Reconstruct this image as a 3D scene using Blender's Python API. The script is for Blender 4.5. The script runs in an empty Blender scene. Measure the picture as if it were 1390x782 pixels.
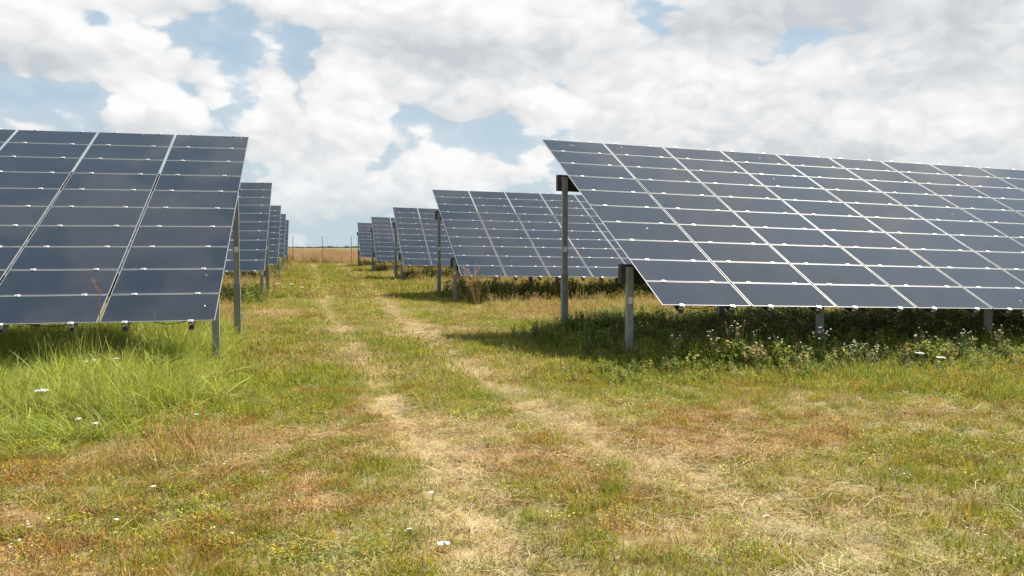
import bpy, bmesh, math, random
import numpy as np
from mathutils import Vector, Matrix

R = math.radians
SC = bpy.context.scene
COL = SC.collection

# ------------------------------------------------------------------ camera
CAM_H, F_PX, W_PX = 1.5, 1100.0, 1390.0
YAW, PITCH = R(13.764), R(2.907)
cam = bpy.data.cameras.new('camera')
cam.sensor_width = 36.0
cam.lens = F_PX / W_PX * 36.0
cam.clip_start, cam.clip_end = 0.05, 12000
camo = bpy.data.objects.new('camera', cam)
camo.location = (0, 0, CAM_H)
camo.rotation_euler = (math.pi / 2 - PITCH, 0, -YAW)
COL.objects.link(camo)
SC.camera = camo

# ------------------------------------------------------------------ light and exposure
SUN_DIR = Vector((0.505, 0.319, 0.80)).normalized()
SUN_EL = math.asin(SUN_DIR.z)
SUN_AZ = math.atan2(SUN_DIR.x, SUN_DIR.y)
sl = bpy.data.lights.new('sun', 'SUN')
sl.energy = 5.0
sl.angle = R(0.53)
sl.color = (1.0, 0.95, 0.86)
so = bpy.data.objects.new('sun', sl)
so.rotation_euler = SUN_DIR.to_track_quat('Z', 'Y').to_euler()
so.location = (20, 10, 40)
COL.objects.link(so)

vs = SC.view_settings
vs.view_transform = 'Standard'
vs.look = 'None'
vs.gamma = 1.0
vs.exposure = 0.90
vs.use_curve_mapping = False
SC.cycles.max_bounces = 6
SC.cycles.diffuse_bounces = 2
SC.cycles.glossy_bounces = 3
SC.cycles.transmission_bounces = 3
SC.cycles.transparent_max_bounces = 6
SC.cycles.caustics_reflective = False
SC.cycles.caustics_refractive = False


class NT:
    """small helper to write node maths as expressions"""
    def __init__(self, tree):
        self.t = tree
    def node(self, typ, **kw):
        n = self.t.nodes.new(typ)
        for k, v in kw.items():
            setattr(n, k, v)
        return n
    def put(self, sock, v):
        if isinstance(v, bpy.types.NodeSocket):
            self.t.links.new(v, sock)
        elif v is not None:
            sock.default_value = v
    def m(self, op, a, b=None, c=None, clamp=False):
        n = self.node('ShaderNodeMath', operation=op, use_clamp=clamp)
        self.put(n.inputs[0], a)
        if b is not None: self.put(n.inputs[1], b)
        if c is not None: self.put(n.inputs[2], c)
        return n.outputs[0]
    def vm(self, op, a, b=None, scale=None):
        n = self.node('ShaderNodeVectorMath', operation=op)
        self.put(n.inputs[0], a)
        if b is not None: self.put(n.inputs[1], b)
        if scale is not None: self.put(n.inputs['Scale'], scale)
        return n.outputs['Value'] if op in ('DOT_PRODUCT', 'LENGTH') else n.outputs[0]
    def smooth(self, v, lo, hi, a=0.0, b=1.0):
        n = self.node('ShaderNodeMapRange', interpolation_type='SMOOTHSTEP')
        self.put(n.inputs['Value'], v)
        for k, x in (('From Min', lo), ('From Max', hi), ('To Min', a), ('To Max', b)):
            self.put(n.inputs[k], x)
        return n.outputs['Result']
    def mix(self, f, a, b, blend='MIX'):
        n = self.node('ShaderNodeMix', data_type='RGBA', blend_type=blend)
        self.put(n.inputs[0], f); self.put(n.inputs[6], a); self.put(n.inputs[7], b)
        return n.outputs[2]
    def noise(self, vec, scale, detail=4, rough=.55, dist=0.0, dim='3D'):
        n = self.node('ShaderNodeTexNoise', noise_dimensions=dim)
        if vec is not None: self.put(n.inputs['Vector'], vec)
        for k, x in (('Scale', scale), ('Detail', detail), ('Roughness', rough), ('Distortion', dist)):
            self.put(n.inputs[k], x)
        return n.outputs['Fac']


# ------------------------------------------------------------------ sky with cumulus clouds
def build_world():
    w = bpy.data.worlds.new('World')
    SC.world = w
    w.use_nodes = True
    t = w.node_tree
    t.nodes.clear()
    N = NT(t)
    out = N.node('ShaderNodeOutputWorld')
    bg = N.node('ShaderNodeBackground')
    t.links.new(bg.outputs[0], out.inputs[0])
    sky = N.node('ShaderNodeTexSky', sky_type='NISHITA')
    sky.sun_disc = False
    sky.sun_elevation = SUN_EL
    sky.sun_rotation = SUN_AZ
    sky.air_density = 1.0
    sky.dust_density = 1.0
    sky.ozone_density = 1.0
    tc = N.node('ShaderNodeTexCoord')
    D = tc.outputs['Generated']

    def azel(px, py):
        return YAW + math.atan((px - 695) / F_PX), math.atan((335 - py) / F_PX * math.cos(math.atan((px - 695) / F_PX)))

    # cumulus heaps: centre, half width, half height (pixels of the view, turned into angles), strength
    heaps = [(30, 42, 95, 46, 1.15), (95, 62, 40, 24, .6), (158, 96, 40, 20, .95), (235, 2, 130, 24, 1.0), (203, 160, 72, 26, 1.5),
             (262, 88, 52, 30, .75), (290, 125, 34, 20, .55), (368, 94, 32, 28, .8), (560, 38, 180, 62, 1.15), (700, 62, 90, 46, .9),
             (460, 118, 30, 20, .8), (590, 122, 90, 30, .8), (700, 150, 120, 28, .9), (430, 170, 62, 34, .7), (510, 190, 52, 24, .9),
             (600, 216, 50, 15, .8), (712, 241, 38, 14, 1.0), (400, 215, 70, 24, .6), (470, 250, 110, 26, .5), (590, 250, 60, 16, .5),
             (818, 60, 30, 45, .8), (850, 33, 9, 8, .9), (830, 150, 80, 50, .8), (980, 120, 100, 70, .95), (930, 180, 120, 30, .7),
             (1110, 120, 120, 60, .9), (1120, 8, 230, 42, 1.3), (1310, 75, 130, 55, 1.2), (1240, 160, 140, 40, .9), (1350, 165, 90, 34, 1.0),
             (1080, 190, 150, 26, .6), (1300, 205, 140, 24, .9),
             (450, 275, 130, 34, .75), (570, 262, 120, 26, .75), (380, 180, 50, 40, .55), (1200, 215, 210, 30, .9), (900, 200, 110, 22, .8), (780, 175, 60, 20, .7), (1040, 215, 140, 24, .8)]
    gaps = [(318, 52, 46, 34, .7), (90, 128, 70, 18, .6), (865, 28, 34, 22, .8), (655, 192, 70, 13, .8), (745, 190, 44, 28, .8),
            (1085, 68, 40, 16, .8), (130, 32, 22, 28, .7), (215, 60, 26, 18, .5), (325, 110, 20, 40, .5), (410, 60, 22, 26, .4), (760, 120, 40, 10, .5), (990, 60, 30, 14, .4), (620, 165, 90, 10, .6), (420, 150, 14, 14, .4), (560, 150, 22, 12, .4), (330, 150, 22, 40, .5), (20, 140, 60, 22, .6), (120, 128, 60, 9, .4), (300, 165, 20, 20, .4)]

    d = N.vm('NORMALIZE', D)
    sp = N.node('ShaderNodeSeparateXYZ')
    N.put(sp.inputs[0], d)
    x, y, z = sp.outputs
    az = N.m('ARCTAN2', x, y)
    el = N.m('ARCSINE', z)
    k = N.m('ADD', N.m('MAXIMUM', z, 0.0), .75)
    cb = N.node('ShaderNodeCombineXYZ')
    N.put(cb.inputs[0], N.m('DIVIDE', x, k))
    N.put(cb.inputs[1], N.m('DIVIDE', y, k))
    N.put(cb.inputs[2], N.m('MULTIPLY', z, 1.2))
    q = cb.outputs[0]
    # warp for a torn outline
    wn = N.node('ShaderNodeTexNoise')
    N.put(wn.inputs['Vector'], q)
    wn.inputs['Scale'].default_value = 9
    wn.inputs['Detail'].default_value = 3
    off = N.vm('SCALE', N.vm('SUBTRACT', wn.outputs['Color'], (.5, .5, .5)), scale=.055)
    qw = N.vm('ADD', q, off)
    so_ = N.node('ShaderNodeSeparateXYZ')
    N.put(so_.inputs[0], off)
    azw = N.m('ADD', az, N.m('MULTIPLY', so_.outputs[0], .55))
    elw = N.m('ADD', el, N.m('MULTIPLY', so_.outputs[2], .45))

    bias, hsum = None, None
    for (px, py, sx, sy, a) in heaps:
        A, E = azel(px, py)
        u = N.m('MULTIPLY_ADD', azw, F_PX / sx, -A * F_PX / sx)
        v = N.m('MULTIPLY_ADD', elw, F_PX / sy, -E * F_PX / sy)
        # flatter below than above
        vb = N.m('MULTIPLY', N.m('MINIMUM', v, 0.0), 1.0)
        v2 = N.m('MULTIPLY_ADD', v, v, N.m('MULTIPLY', vb, vb))
        r2 = N.m('MULTIPLY_ADD', u, u, v2)
        g = N.m('MULTIPLY', N.m('POWER', 2.0, N.m('MULTIPLY', r2, -.95)), a)
        bias = g if bias is None else N.m('ADD', bias, g)
        h = N.m('MULTIPLY', g, N.m('MULTIPLY_ADD', u, .30, v))
        hsum = h if hsum is None else N.m('ADD', hsum, h)
    hgt = N.m('DIVIDE', hsum, N.m('ADD', bias, .12))
    bias = N.m('MINIMUM', bias, 1.2)
    for (px, py, sx, sy, a) in gaps:
        A, E = azel(px, py)
        u = N.m('MULTIPLY_ADD', azw, F_PX / sx, -A * F_PX / sx)
        v = N.m('MULTIPLY_ADD', elw, F_PX / sy, -E * F_PX / sy)
        r2 = N.m('MULTIPLY_ADD', u, u, N.m('MULTIPLY', v, v))
        bias = N.m('SUBTRACT', bias, N.m('MULTIPLY', N.m('POWER', 2.0, N.m('MULTIPLY', r2, -.95)), a))

    # heavy undersides of the biggest heaps
    under = None
    for (px, py, sx, sy, a) in [(600, 84, 120, 26, .55), (700, 78, 60, 16, .3), (1110, 14, 230, 40, .95), (1320, 82, 130, 46, .75), (30, 80, 80, 22, .55),
                                (640, 158, 130, 12, .35), (240, 18, 110, 12, .35), (1180, 205, 190, 20, .30), (1010, 168, 120, 20, .25), (430, 205, 80, 12, .25)]:
        A, E = azel(px, py)
        u = N.m('MULTIPLY_ADD', azw, F_PX / sx, -A * F_PX / sx)
        v = N.m('MULTIPLY_ADD', elw, F_PX / sy, -E * F_PX / sy)
        g = N.m('MULTIPLY', N.m('POWER', 2.0, N.m('MULTIPLY', N.m('MULTIPLY_ADD', u, u, N.m('MULTIPLY', v, v)), -.9)), a)
        under = g if under is None else N.m('ADD', under, g)
    n1 = N.noise(q, 2.2, 2, .5)
    n2 = N.noise(qw, 9.0, 7, .64)
    n3 = N.noise(N.vm('ADD', qw, tuple(c * .030 for c in (SUN_DIR.x, SUN_DIR.y * .3, SUN_DIR.z))), 9.0, 4, .64)
    def puffs(vec):
        vo = N.node('ShaderNodeTexVoronoi', feature='F1')
        N.put(vo.inputs['Vector'], vec)
        vo.inputs['Scale'].default_value = 10
        vo.inputs['Detail'].default_value = 2.5
        vo.inputs['Roughness'].default_value = .55
        vo.normalize = True
        return N.m('SUBTRACT', 1.0, vo.outputs['Distance'])
    p0 = puffs(qw)
    # the part of the sky outside the heaps listed above: broken cumulus everywhere
    outside = N.smooth(N.m('ABSOLUTE', N.m('SUBTRACT', az, YAW)), R(30), R(42))
    outside = N.m('MAXIMUM', outside, N.smooth(el, R(17), R(26)))
    wild = N.m('MULTIPLY', N.smooth(n1, .44, .70), N.smooth(el, R(22), R(42), .85, .42))
    bias = N.m('ADD', N.m('MULTIPLY', bias, N.m('SUBTRACT', 1.0, outside)), N.m('MULTIPLY', wild, outside))
    s0 = N.m('ADD', N.m('MULTIPLY', bias, .385), N.m('MULTIPLY', N.m('SUBTRACT', n2, .5), .70))
    s0 = N.m('ADD', s0, N.m('MULTIPLY', N.m('SUBTRACT', p0, .64), 1.8))
    core = N.smooth(s0, .17, .30)
    thin = N.smooth(s0, -.30, .45)
    cover = N.m('ADD', N.m('MULTIPLY', core, .68), N.m('MULTIPLY', thin, .32))
    # billows: lit towards the sun, grey away from it
    sv = (SUN_DIR.x, SUN_DIR.y * .3, SUN_DIR.z)
    p1 = puffs(N.vm('ADD', qw, tuple(c * .020 for c in sv)))
    lit = N.smooth(N.m('SUBTRACT', n2, n3), -.16, .18)
    lit2 = N.smooth(N.m('SUBTRACT', p0, p1), -.12, .12)
    sh = N.m('ADD', N.m('ADD', N.m('MULTIPLY', lit, .22), N.m('MULTIPLY', lit2, .42)), .33)
    sh = N.m('ADD', sh, N.m('MULTIPLY', N.smooth(hgt, -.8, .6, -.5, .5), .55))
    sh = N.m('ADD', sh, N.m('MULTIPLY', N.m('SUBTRACT', p0, .66), .9))
    # thin margins stay bright, thick middles turn grey
    sh = N.m('SUBTRACT', sh, N.m('MULTIPLY', N.smooth(bias, .95, 1.3), .08))
    sh = N.m('SUBTRACT', sh, N.m('MULTIPLY', under, .62), clamp=True)
    cloud = N.mix(sh, (5.3, 5.6, 5.9, 1), (9.0, 8.9, 8.8, 1))
    base = N.mix(.68, sky.outputs[0], (3.75, 5.3, 6.6, 1))
    # the pale veil of far cloud layers close to the horizon
    aur = N.smooth(N.vm('DOT_PRODUCT', d, tuple(SUN_DIR)), .86, 1.0, 0.0, .75)
    base = N.mix(aur, base, (10.0, 10.9, 11.8, 1))
    veil = N.smooth(el, R(16), R(0.0), 0.15, .9)
    base = N.mix(veil, base, (4.9, 5.95, 6.6, 1))
    cover = N.m('MULTIPLY', cover, N.smooth(el, R(-1), R(7), .40, .97))
    cover = N.m('MULTIPLY', cover, N.smooth(el, R(24), R(40), 1.0, .55))
    colr = N.mix(cover, base, cloud)
    t.links.new(colr, bg.inputs['Color'])
    bg.inputs['Strength'].default_value = 0.06
    w.cycles.sampling_method = 'MANUAL'
    w.cycles.sample_map_resolution = 512
build_world()


# ------------------------------------------------------------------ materials
def principled(name, col=(.5, .5, .5), rough=.6, metal=0.0, spec=.5):
    m = bpy.data.materials.new(name)
    m.use_nodes = True
    b = m.node_tree.nodes['Principled BSDF']
    b.inputs['Base Color'].default_value = (*col, 1)
    b.inputs['Roughness'].default_value = rough
    b.inputs['Metallic'].default_value = metal
    b.inputs['Specular IOR Level'].default_value = spec
    return m, NT(m.node_tree), b


def mat_noise(name, c1, c2, scale, rough=.6, metal=0.0, spec=.5, bump=0.0, stretch=(1, 1, 1), r2=None):
    m, N, b = principled(name, c1, rough, metal, spec)
    tc = N.node('ShaderNodeTexCoord')
    v = N.vm('MULTIPLY', tc.outputs['Object'], stretch)
    n = N.noise(v, scale, 6, .6)
    f = N.smooth(n, .35, .65)
    N.put(b.inputs['Base Color'], N.mix(f, (*c1, 1), (*c2, 1)))
    if r2 is not None:
        N.put(b.inputs['Roughness'], N.m('ADD', N.m('MULTIPLY', f, r2 - rough), rough))
    if bump:
        bp = N.node('ShaderNodeBump')
        bp.inputs['Strength'].default_value = bump
        bp.inputs['Distance'].default_value = .01
        N.put(bp.inputs['Height'], n)
        N.put(b.inputs['Normal'], bp.outputs[0])
    return m


def make_glass_mat():
    m, N, b = principled('module_glass', (.016, .02, .03), .03, 0, .5)
    oi = N.node('ShaderNodeObjectInfo')
    tc = N.node('ShaderNodeTexCoord')
    base = N.mix(oi.outputs['Random'], (.006, .0115, .0225, 1), (.010, .0155, .029, 1))
    # dust film, washed towards the lower edge of each sheet and streaked by rain
    n = N.noise(N.vm('ADD', N.vm('MULTIPLY', tc.outputs['Object'], (1.6, 1.0, 1.0)), N.vm('SCALE', oi.outputs['Location'], scale=1.7)), 1.6, 5, .6)
    sp = N.node('ShaderNodeSeparateXYZ')
    N.put(sp.inputs[0], tc.outputs['Object'])
    edge = N.smooth(sp.outputs[1], -.20, -.295)
    dust = N.m('ADD', N.smooth(n, .35, .75, .012, .035), N.m('MULTIPLY', edge, .02))
    fine = N.noise(tc.outputs['Object'], 160, 2, .5)
    dust = N.m('ADD', dust, N.smooth(fine, .70, .8, 0, .04))
    N.put(b.inputs['Base Color'], N.mix(dust, base, (.36, .34, .31, 1)))
    N.put(b.inputs['Roughness'], N.smooth(n, .3, .7, .018, .04))
    return m


M = {}
M['glass'] = make_glass_mat()
M['rim'] = mat_noise('module_rim', (.21, .22, .22), (.28, .285, .28), 9, .45)
M['clamp'] = mat_noise('clamp_aluminium', (.55, .55, .55), (.68, .68, .68), 40, .42, .5)
M['galv'] = mat_noise('galvanised_steel', (.25, .275, .28), (.35, .38, .385), 22, .45, .5, bump=.05, stretch=(1, 1, .25), r2=.55)
M['galv2'] = mat_noise('weathered_pile_steel', (.22, .24, .24), (.32, .335, .33), 14, .5, .5, bump=.08, r2=.7)
M['channel'] = mat_noise('rafter_steel', (.13, .13, .13), (.22, .22, .215), 16, .55, .3)
M['beam'] = mat_noise('brown_beam', (.030, .021, .018), (.055, .038, .030), 7, .7, bump=.2, stretch=(.2, 2, 2))
M['plate'] = principled('label_white', (.78, .78, .76), .5)[0]
M['cable'] = principled('cable_black', (.015, .015, .016), .5)[0]
M['dropping'] = principled('dropping_white', (.7, .7, .66), .8)[0]
M['fencepost'] = mat_noise('fence_post_steel', (.16, .165, .16), (.24, .24, .23), 20, .6, .3)
M['wire'] = principled('fence_wire', (.25, .25, .25), .5, .6)[0]
M['petal'] = principled('white_petal', (.80, .79, .76), .7)[0]
M['stamen'] = principled('flower_centre', (.55, .42, .06), .7)[0]
M['dryhead'] = principled('faded_flower', (.50, .40, .27), .8)[0]
M['stemgreen'] = mat_noise('plant_stem', (.10, .16, .035), (.17, .21, .06), 30, .6)
M['strawstem'] = mat_noise('dry_stem', (.45, .33, .16), (.36, .22, .11), 12, .7)
M['redstem'] = mat_noise('reddish_dry_stem', (.30, .14, .09), (.38, .22, .14), 20, .7)
M['paper'] = mat_noise('scrap_white', (.50, .49, .47), (.66, .65, .64), 18, .6)


def foliage_mat(name, fixed=None, trans=.35, rough=.55):
    m = bpy.data.materials.new(name)
    m.use_nodes = True
    t = m.node_tree
    t.nodes.clear()
    N = NT(t)
    out = N.node('ShaderNodeOutputMaterial')
    if fixed is None:
        at = N.node('ShaderNodeAttribute', attribute_type='INSTANCER', attribute_name='tint')
        c = at.outputs['Color']
    else:
        c = (*fixed, 1)
    rn = N.node('ShaderNodeAttribute', attribute_type='GEOMETRY', attribute_name='rnd')
    r = rn.outputs['Fac']
    hs = N.node('ShaderNodeHueSaturation')
    N.put(hs.inputs['Hue'], N.smooth(r, 0, 1, .482, .515))
    N.put(hs.inputs['Saturation'], N.m('ADD', N.m('MULTIPLY', N.m('FRACT', N.m('MULTIPLY', r, 7.31)), .4), .86))
    N.put(hs.inputs['Value'], N.m('ADD', N.m('MULTIPLY', N.m('FRACT', N.m('MULTIPLY', r, 13.7)), .7), .65))
    N.put(hs.inputs['Color'], c)
    b = N.node('ShaderNodeBsdfPrincipled')
    N.put(b.inputs['Base Color'], hs.outputs[0])
    b.inputs['Roughness'].default_value = rough
    b.inputs['Specular IOR Level'].default_value = .16
    tr = N.node('ShaderNodeBsdfTranslucent')
    N.put(tr.inputs['Color'], hs.outputs[0])
    mx = N.node('ShaderNodeMixShader')
    mx.inputs[0].default_value = trans
    t.links.new(b.outputs[0], mx.inputs[1])
    t.links.new(tr.outputs[0], mx.inputs[2])
    t.links.new(mx.outputs[0], out.inputs[0])
    return m


M['blade'] = foliage_mat('grass_blade')
M['yellow'] = foliage_mat('yellow_bloom', (.62, .47, .05), .2)
M['white'] = foliage_mat('white_bloom', (.74, .72, .66), .2)
M['leaf'] = foliage_mat('weed_leaf', (.085, .15, .03), .35)
M['far'] = mat_noise('far_trees', (.030, .045, .036), (.05, .068, .054), .04, .9, spec=.1)

# ------------------------------------------------------------------ helpers for things
def tag(o, label=None, cat=None, group=None, kind=None):
    if label: o['label'] = label
    if cat: o['category'] = cat
    if group: o['group'] = group
    if kind: o['kind'] = kind
    return o


def empty(name, loc, label, cat, group=None):
    o = bpy.data.objects.new(name, None)
    o.empty_display_size = .2
    o.location = loc
    COL.objects.link(o)
    return tag(o, label, cat, group)


def link(name, me, parent=None, mat=None):
    o = bpy.data.objects.new(name, me)
    if parent is not None: o.parent = parent
    if mat is not None: o.matrix_local = mat
    COL.objects.link(o)
    return o


class MB:
    """collects plain geometry for one mesh"""
    def __init__(self):
        self.v, self.f, self.mi = [], [], []
    def add(self, verts, faces, mi=0):
        b = len(self.v)
        self.v += [tuple(p) for p in verts]
        self.f += [tuple(i + b for i in f) for f in faces]
        self.mi += [mi] * len(faces)
    def box(self, x0, x1, y0, y1, z0, z1, mi=0, T=None):
        vs_ = [Vector((x, y, z)) for z in (z0, z1) for y in (y0, y1) for x in (x0, x1)]
        if T is not None: vs_ = [T @ p for p in vs_]
        self.add(vs_, [(0, 2, 3, 1), (4, 5, 7, 6), (0, 1, 5, 4), (2, 6, 7, 3), (0, 4, 6, 2), (1, 3, 7, 5)], mi)
    def prism(self, poly, z0, z1, mi=0, T=None):
        n = len(poly)
        vs_ = [Vector((x, y, z0)) for x, y in poly] + [Vector((x, y, z1)) for x, y in poly]
        if T is not None: vs_ = [T @ p for p in vs_]
        self.add(vs_, [tuple(range(n - 1, -1, -1)), tuple(range(n, 2 * n))] +
                 [(i, (i + 1) % n, n + (i + 1) % n, n + i) for i in range(n)], mi)
    def tube(self, pts, r, n=6, mi=0, r1=None):
        pts = [Vector(p) for p in pts]
        r1 = r if r1 is None else r1
        rings = []
        for i, p in enumerate(pts):
            d = (pts[min(i + 1, len(pts) - 1)] - pts[max(i - 1, 0)]).normalized()
            a = d.orthogonal().normalized()
            b = d.cross(a)
            rr = r + (r1 - r) * i / max(1, len(pts) - 1)
            rings.append([p + (a * math.cos(2 * math.pi * k / n) + b * math.sin(2 * math.pi * k / n)) * rr for k in range(n)])
        vs_ = [q for ring in rings for q in ring]
        fs = []
        for i in range(len(pts) - 1):
            for k in range(n):
                fs.append((i * n + k, i * n + (k + 1) % n, (i + 1) * n + (k + 1) % n, (i + 1) * n + k))
        fs += [tuple(range(n - 1, -1, -1)), tuple(range((len(pts) - 1) * n, len(pts) * n))]
        self.add(vs_, fs, mi)
    def mesh(self, name, mats, bevel=0.0, smooth=False):
        me = bpy.data.meshes.new(name)
        me.from_pydata(self.v, [], self.f)
        for m in (mats if isinstance(mats, (list, tuple)) else [mats]): me.materials.append(m)
        me.polygons.foreach_set('material_index', self.mi)
        me.update()
        bm = bmesh.new()
        bm.from_mesh(me)
        bmesh.ops.recalc_face_normals(bm, faces=bm.faces)
        if bevel:
            bmesh.ops.bevel(bm, geom=[e for e in bm.edges if len(e.link_faces) == 2 and e.calc_face_angle() > .6],
                            offset=bevel, segments=1, affect='EDGES', clamp_overlap=True)
        bm.to_mesh(me)
        bm.free()
        if smooth:
            me.polygons.foreach_set('use_smooth', [True] * len(me.polygons))
        return me


# ------------------------------------------------------------------ ground fields (numpy)
rng = np.random.default_rng(7)
random.seed(7)


def vnoise(x, y, seed=0):
    xi, yi = np.floor(x), np.floor(y)
    xf, yf = x - xi, y - yi
    def h(a, b):
        s = np.sin(a * 127.1 + b * 311.7 + seed * 74.7) * 43758.5453
        return s - np.floor(s)
    u, v = xf * xf * (3 - 2 * xf), yf * yf * (3 - 2 * yf)
    return (h(xi, yi) * (1 - u) + h(xi + 1, yi) * u) * (1 - v) + (h(xi, yi + 1) * (1 - u) + h(xi + 1, yi + 1) * u) * v


def fbm(x, y, s, seed=0, oct=4):
    a, t, f = 0.0, 0.0, 1.0 / s
    for o in range(oct):
        w = .55 ** o
        a = a + w * vnoise(x * f + 13.1 * o, y * f - 7.7 * o, seed + o)
        t += w
        f *= 2.03
    return a / t


TL_Y = [0, 3.5, 4.4, 6.7, 8.5, 13.4, 20, 42.6, 75, 100]
TL_X = [.90, .88, .84, .79, .69, .51, .32, .16, .0, .0]
TR_Y = [0, 4.0, 4.8, 5.85, 7, 12, 17.4, 30, 45.6, 75, 100]
TR_X = [2.65, 2.45, 2.3, 2.1, 1.92, 1.87, 1.82, 1.97, 2.12, 2.1, 2.1]


def sst(v, a, b):
    t = np.clip((v - a) / (b - a), 0, 1)
    return t * t * (3 - 2 * t)


def bump2(x, y, cx, cy, rx, ry):
    return np.exp(-(((x - cx) / rx) ** 2 + ((y - cy) / ry) ** 2))


def tracks(x, y):
    wob = (fbm(x, y, 1.7, 51) - .5) * .35
    wid = .17 + .0014 * y + .08 * sst(y, 9, 4)
    a = np.exp(-((x + wob - np.interp(y, TL_Y, TL_X)) / wid) ** 2)
    b = np.exp(-((x + wob - np.interp(y, TR_Y, TR_X)) / (wid * 1.1)) ** 2)
    brk = .72 + .5 * fbm(x, y, 1.1, 61)
    return np.clip(np.maximum(a, b) * brk, 0, 1)


def lush_left(x, y):
    """tall grass at the foot of the nearest left array"""
    e = (fbm(x, y, .9, 3) - .5) * 1.1
    edge = np.interp(y, [6, 7, 8, 10, 12.5, 15], [-1.75, -1.35, -1.12, -1.12, -1.1, -1.35])
    return sst(edge + e * .5 - x, -.30, .55) * sst(y + e, 6.2, 7.5) * (1 - sst(y, 15.2, 16.5))


def weedy_right(x, y):
    """rank weeds under and in front of the nearest right array"""
    e = (fbm(x, y, 1.0, 5) - .5) * .9
    edge = np.interp(y, [8, 9, 10, 11.5, 13, 14.4], [3.9, 3.7, 3.3, 3.0, 3.35, 4.2])
    return sst(x - edge + e, -.25, .35) * sst(y + e * .6, 8.45, 9.1) * (1 - sst(y + e, 13.7, 14.5))


def under_far(x, y):
    """weeds below the farther arrays"""
    w = np.zeros_like(x)
    for x0, y0, side in ((3.87, 21.4, 1), (3.77, 34.7, 1), (3.58, 47.4, 1), (3.43, 61.2, 1), (-1.25, 22.2, -1), (-1.45, 35.2, -1), (-1.64, 48.4, -1), (-1.81, 61, -1)):
        e = (fbm(x, y, 1.4, 9) - .5) * .9
        w = np.maximum(w, sst((x - x0) * side + e, -.3, .5) * sst(y + e, y0 - .7, y0) * (1 - sst(y + e, y0 + 3.2, y0 + 4.6)))
    return w


def between(x, y):
    """rough tan grass between the rows, away from the mown lane"""
    e = (fbm(x, y, 1.6, 15) - .5) * 1.0
    r = sst(x - 3.7 + e, 0, .8) * sst(y, 14.5, 15.5)
    l = sst(-1.25 - x + e * .6, 0, .5) * sst(y, 15.2, 16.4)
    return np.maximum(r, l)


def fields(x, y):
    n1 = fbm(x, y, 1.9, 21)
    n2 = fbm(x, y, .55, 31)
    n3 = fbm(x, y, 6.0, 41)
    tr = tracks(x, y)
    dry = .35 + (n1 - .5) * .75 + (n2 - .5) * .95 + (fbm(x, y, .2, 36, 2) - .5) * .8 + (n3 - .5) * .35
    dry = dry + tr * (.54 - .24 * sst(y, 9, 5.5))
    # foreground bleached and mown; strip before the right array and the far lane greener
    dry = dry + .05 * sst(y, 7.2, 5.2) * sst(x, -.2, .6)
    dry = dry + .18 * bump2(x, y, 1.0, 6.0, .5, .7) + .08 * bump2(x, y, 2.2, 4.6, .7, .6) + .10 * bump2(x, y, 3.2, 5.8, 1.4, .8)
    dry = dry - .34 * sst(y + (n2 - .5) * 1.6, 6.9, 7.8) * (1 - sst(y, 9.6, 10.5)) * sst(x, 2.3, 3.2)
    dry = dry - .30 * bump2(x, y, 4.4, 4.3, .9, .8) - .30 * bump2(x, y, 6.3, 6.9, 1.2, .6) - .35 * bump2(x, y, 1.45, 8.2, .5, .8)
    dry = dry - .25 * bump2(x, y, 1.0, 5.0, .25, .3) - .45 * bump2(x, y, -.65, 8.8, .55, 2.2) - .25 * bump2(x, y, .0, 9.5, .5, 2)
    dry = dry + .75 * bump2(x, y, -1.0, 6.25, .5, .33) + .5 * bump2(x, y, -.45, 6.6, .4, .5)
    dry = dry + .75 * bump2(x, y, -.95, 18.6, .75, 2.3) + .3 * bump2(x, y, 4.2, 17, 1.6, 2)
    dry = dry - .12 * sst(y, 12, 20) * (1 - sst(y, 60, 75)) * (1 - between(x, y))
    dry = dry + .25 * between(x, y)
    dry = dry - .9 * lush_left(x, y) - .7 * weedy_right(x, y) - .25 * under_far(x, y)
    red = (fbm(x, y, .6, 71) - .5) * 2.3 + .20 * sst(y, 11, 7)
    red = red + .55 * bump2(x, y, 3.0, 5.9, 1.1, .6) + .32 * sst(x, .3, -.4) * sst(y, 6.4, 5.4) + .45 * bump2(x, y, 4.5, 16.7, 1.1, 1.2)
    red = red + .35 * bump2(x, y, 6.0, 7.3, 2.4, .5) + .35 * bump2(x, y, -.6, 18.0, .8, 1.2)
    red = red - .5 * tr - .6 * lush_left(x, y) - .5 * weedy_right(x, y)
    return np.clip(dry, 0, 1), np.clip(red, 0, 1), tr


def ground_z(x, y):
    near = 1 - sst(np.hypot(x, y), 60, 110)
    rise = sst(y, 79, 92) * (1 - sst(y, 106, 125)) * (.55 + .8 * (fbm(x, y, 9, 85) - .1))
    return ((fbm(x, y, 2.2, 81) - .5) * .07 - .03 * tracks(x, y)) * near + rise


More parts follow.
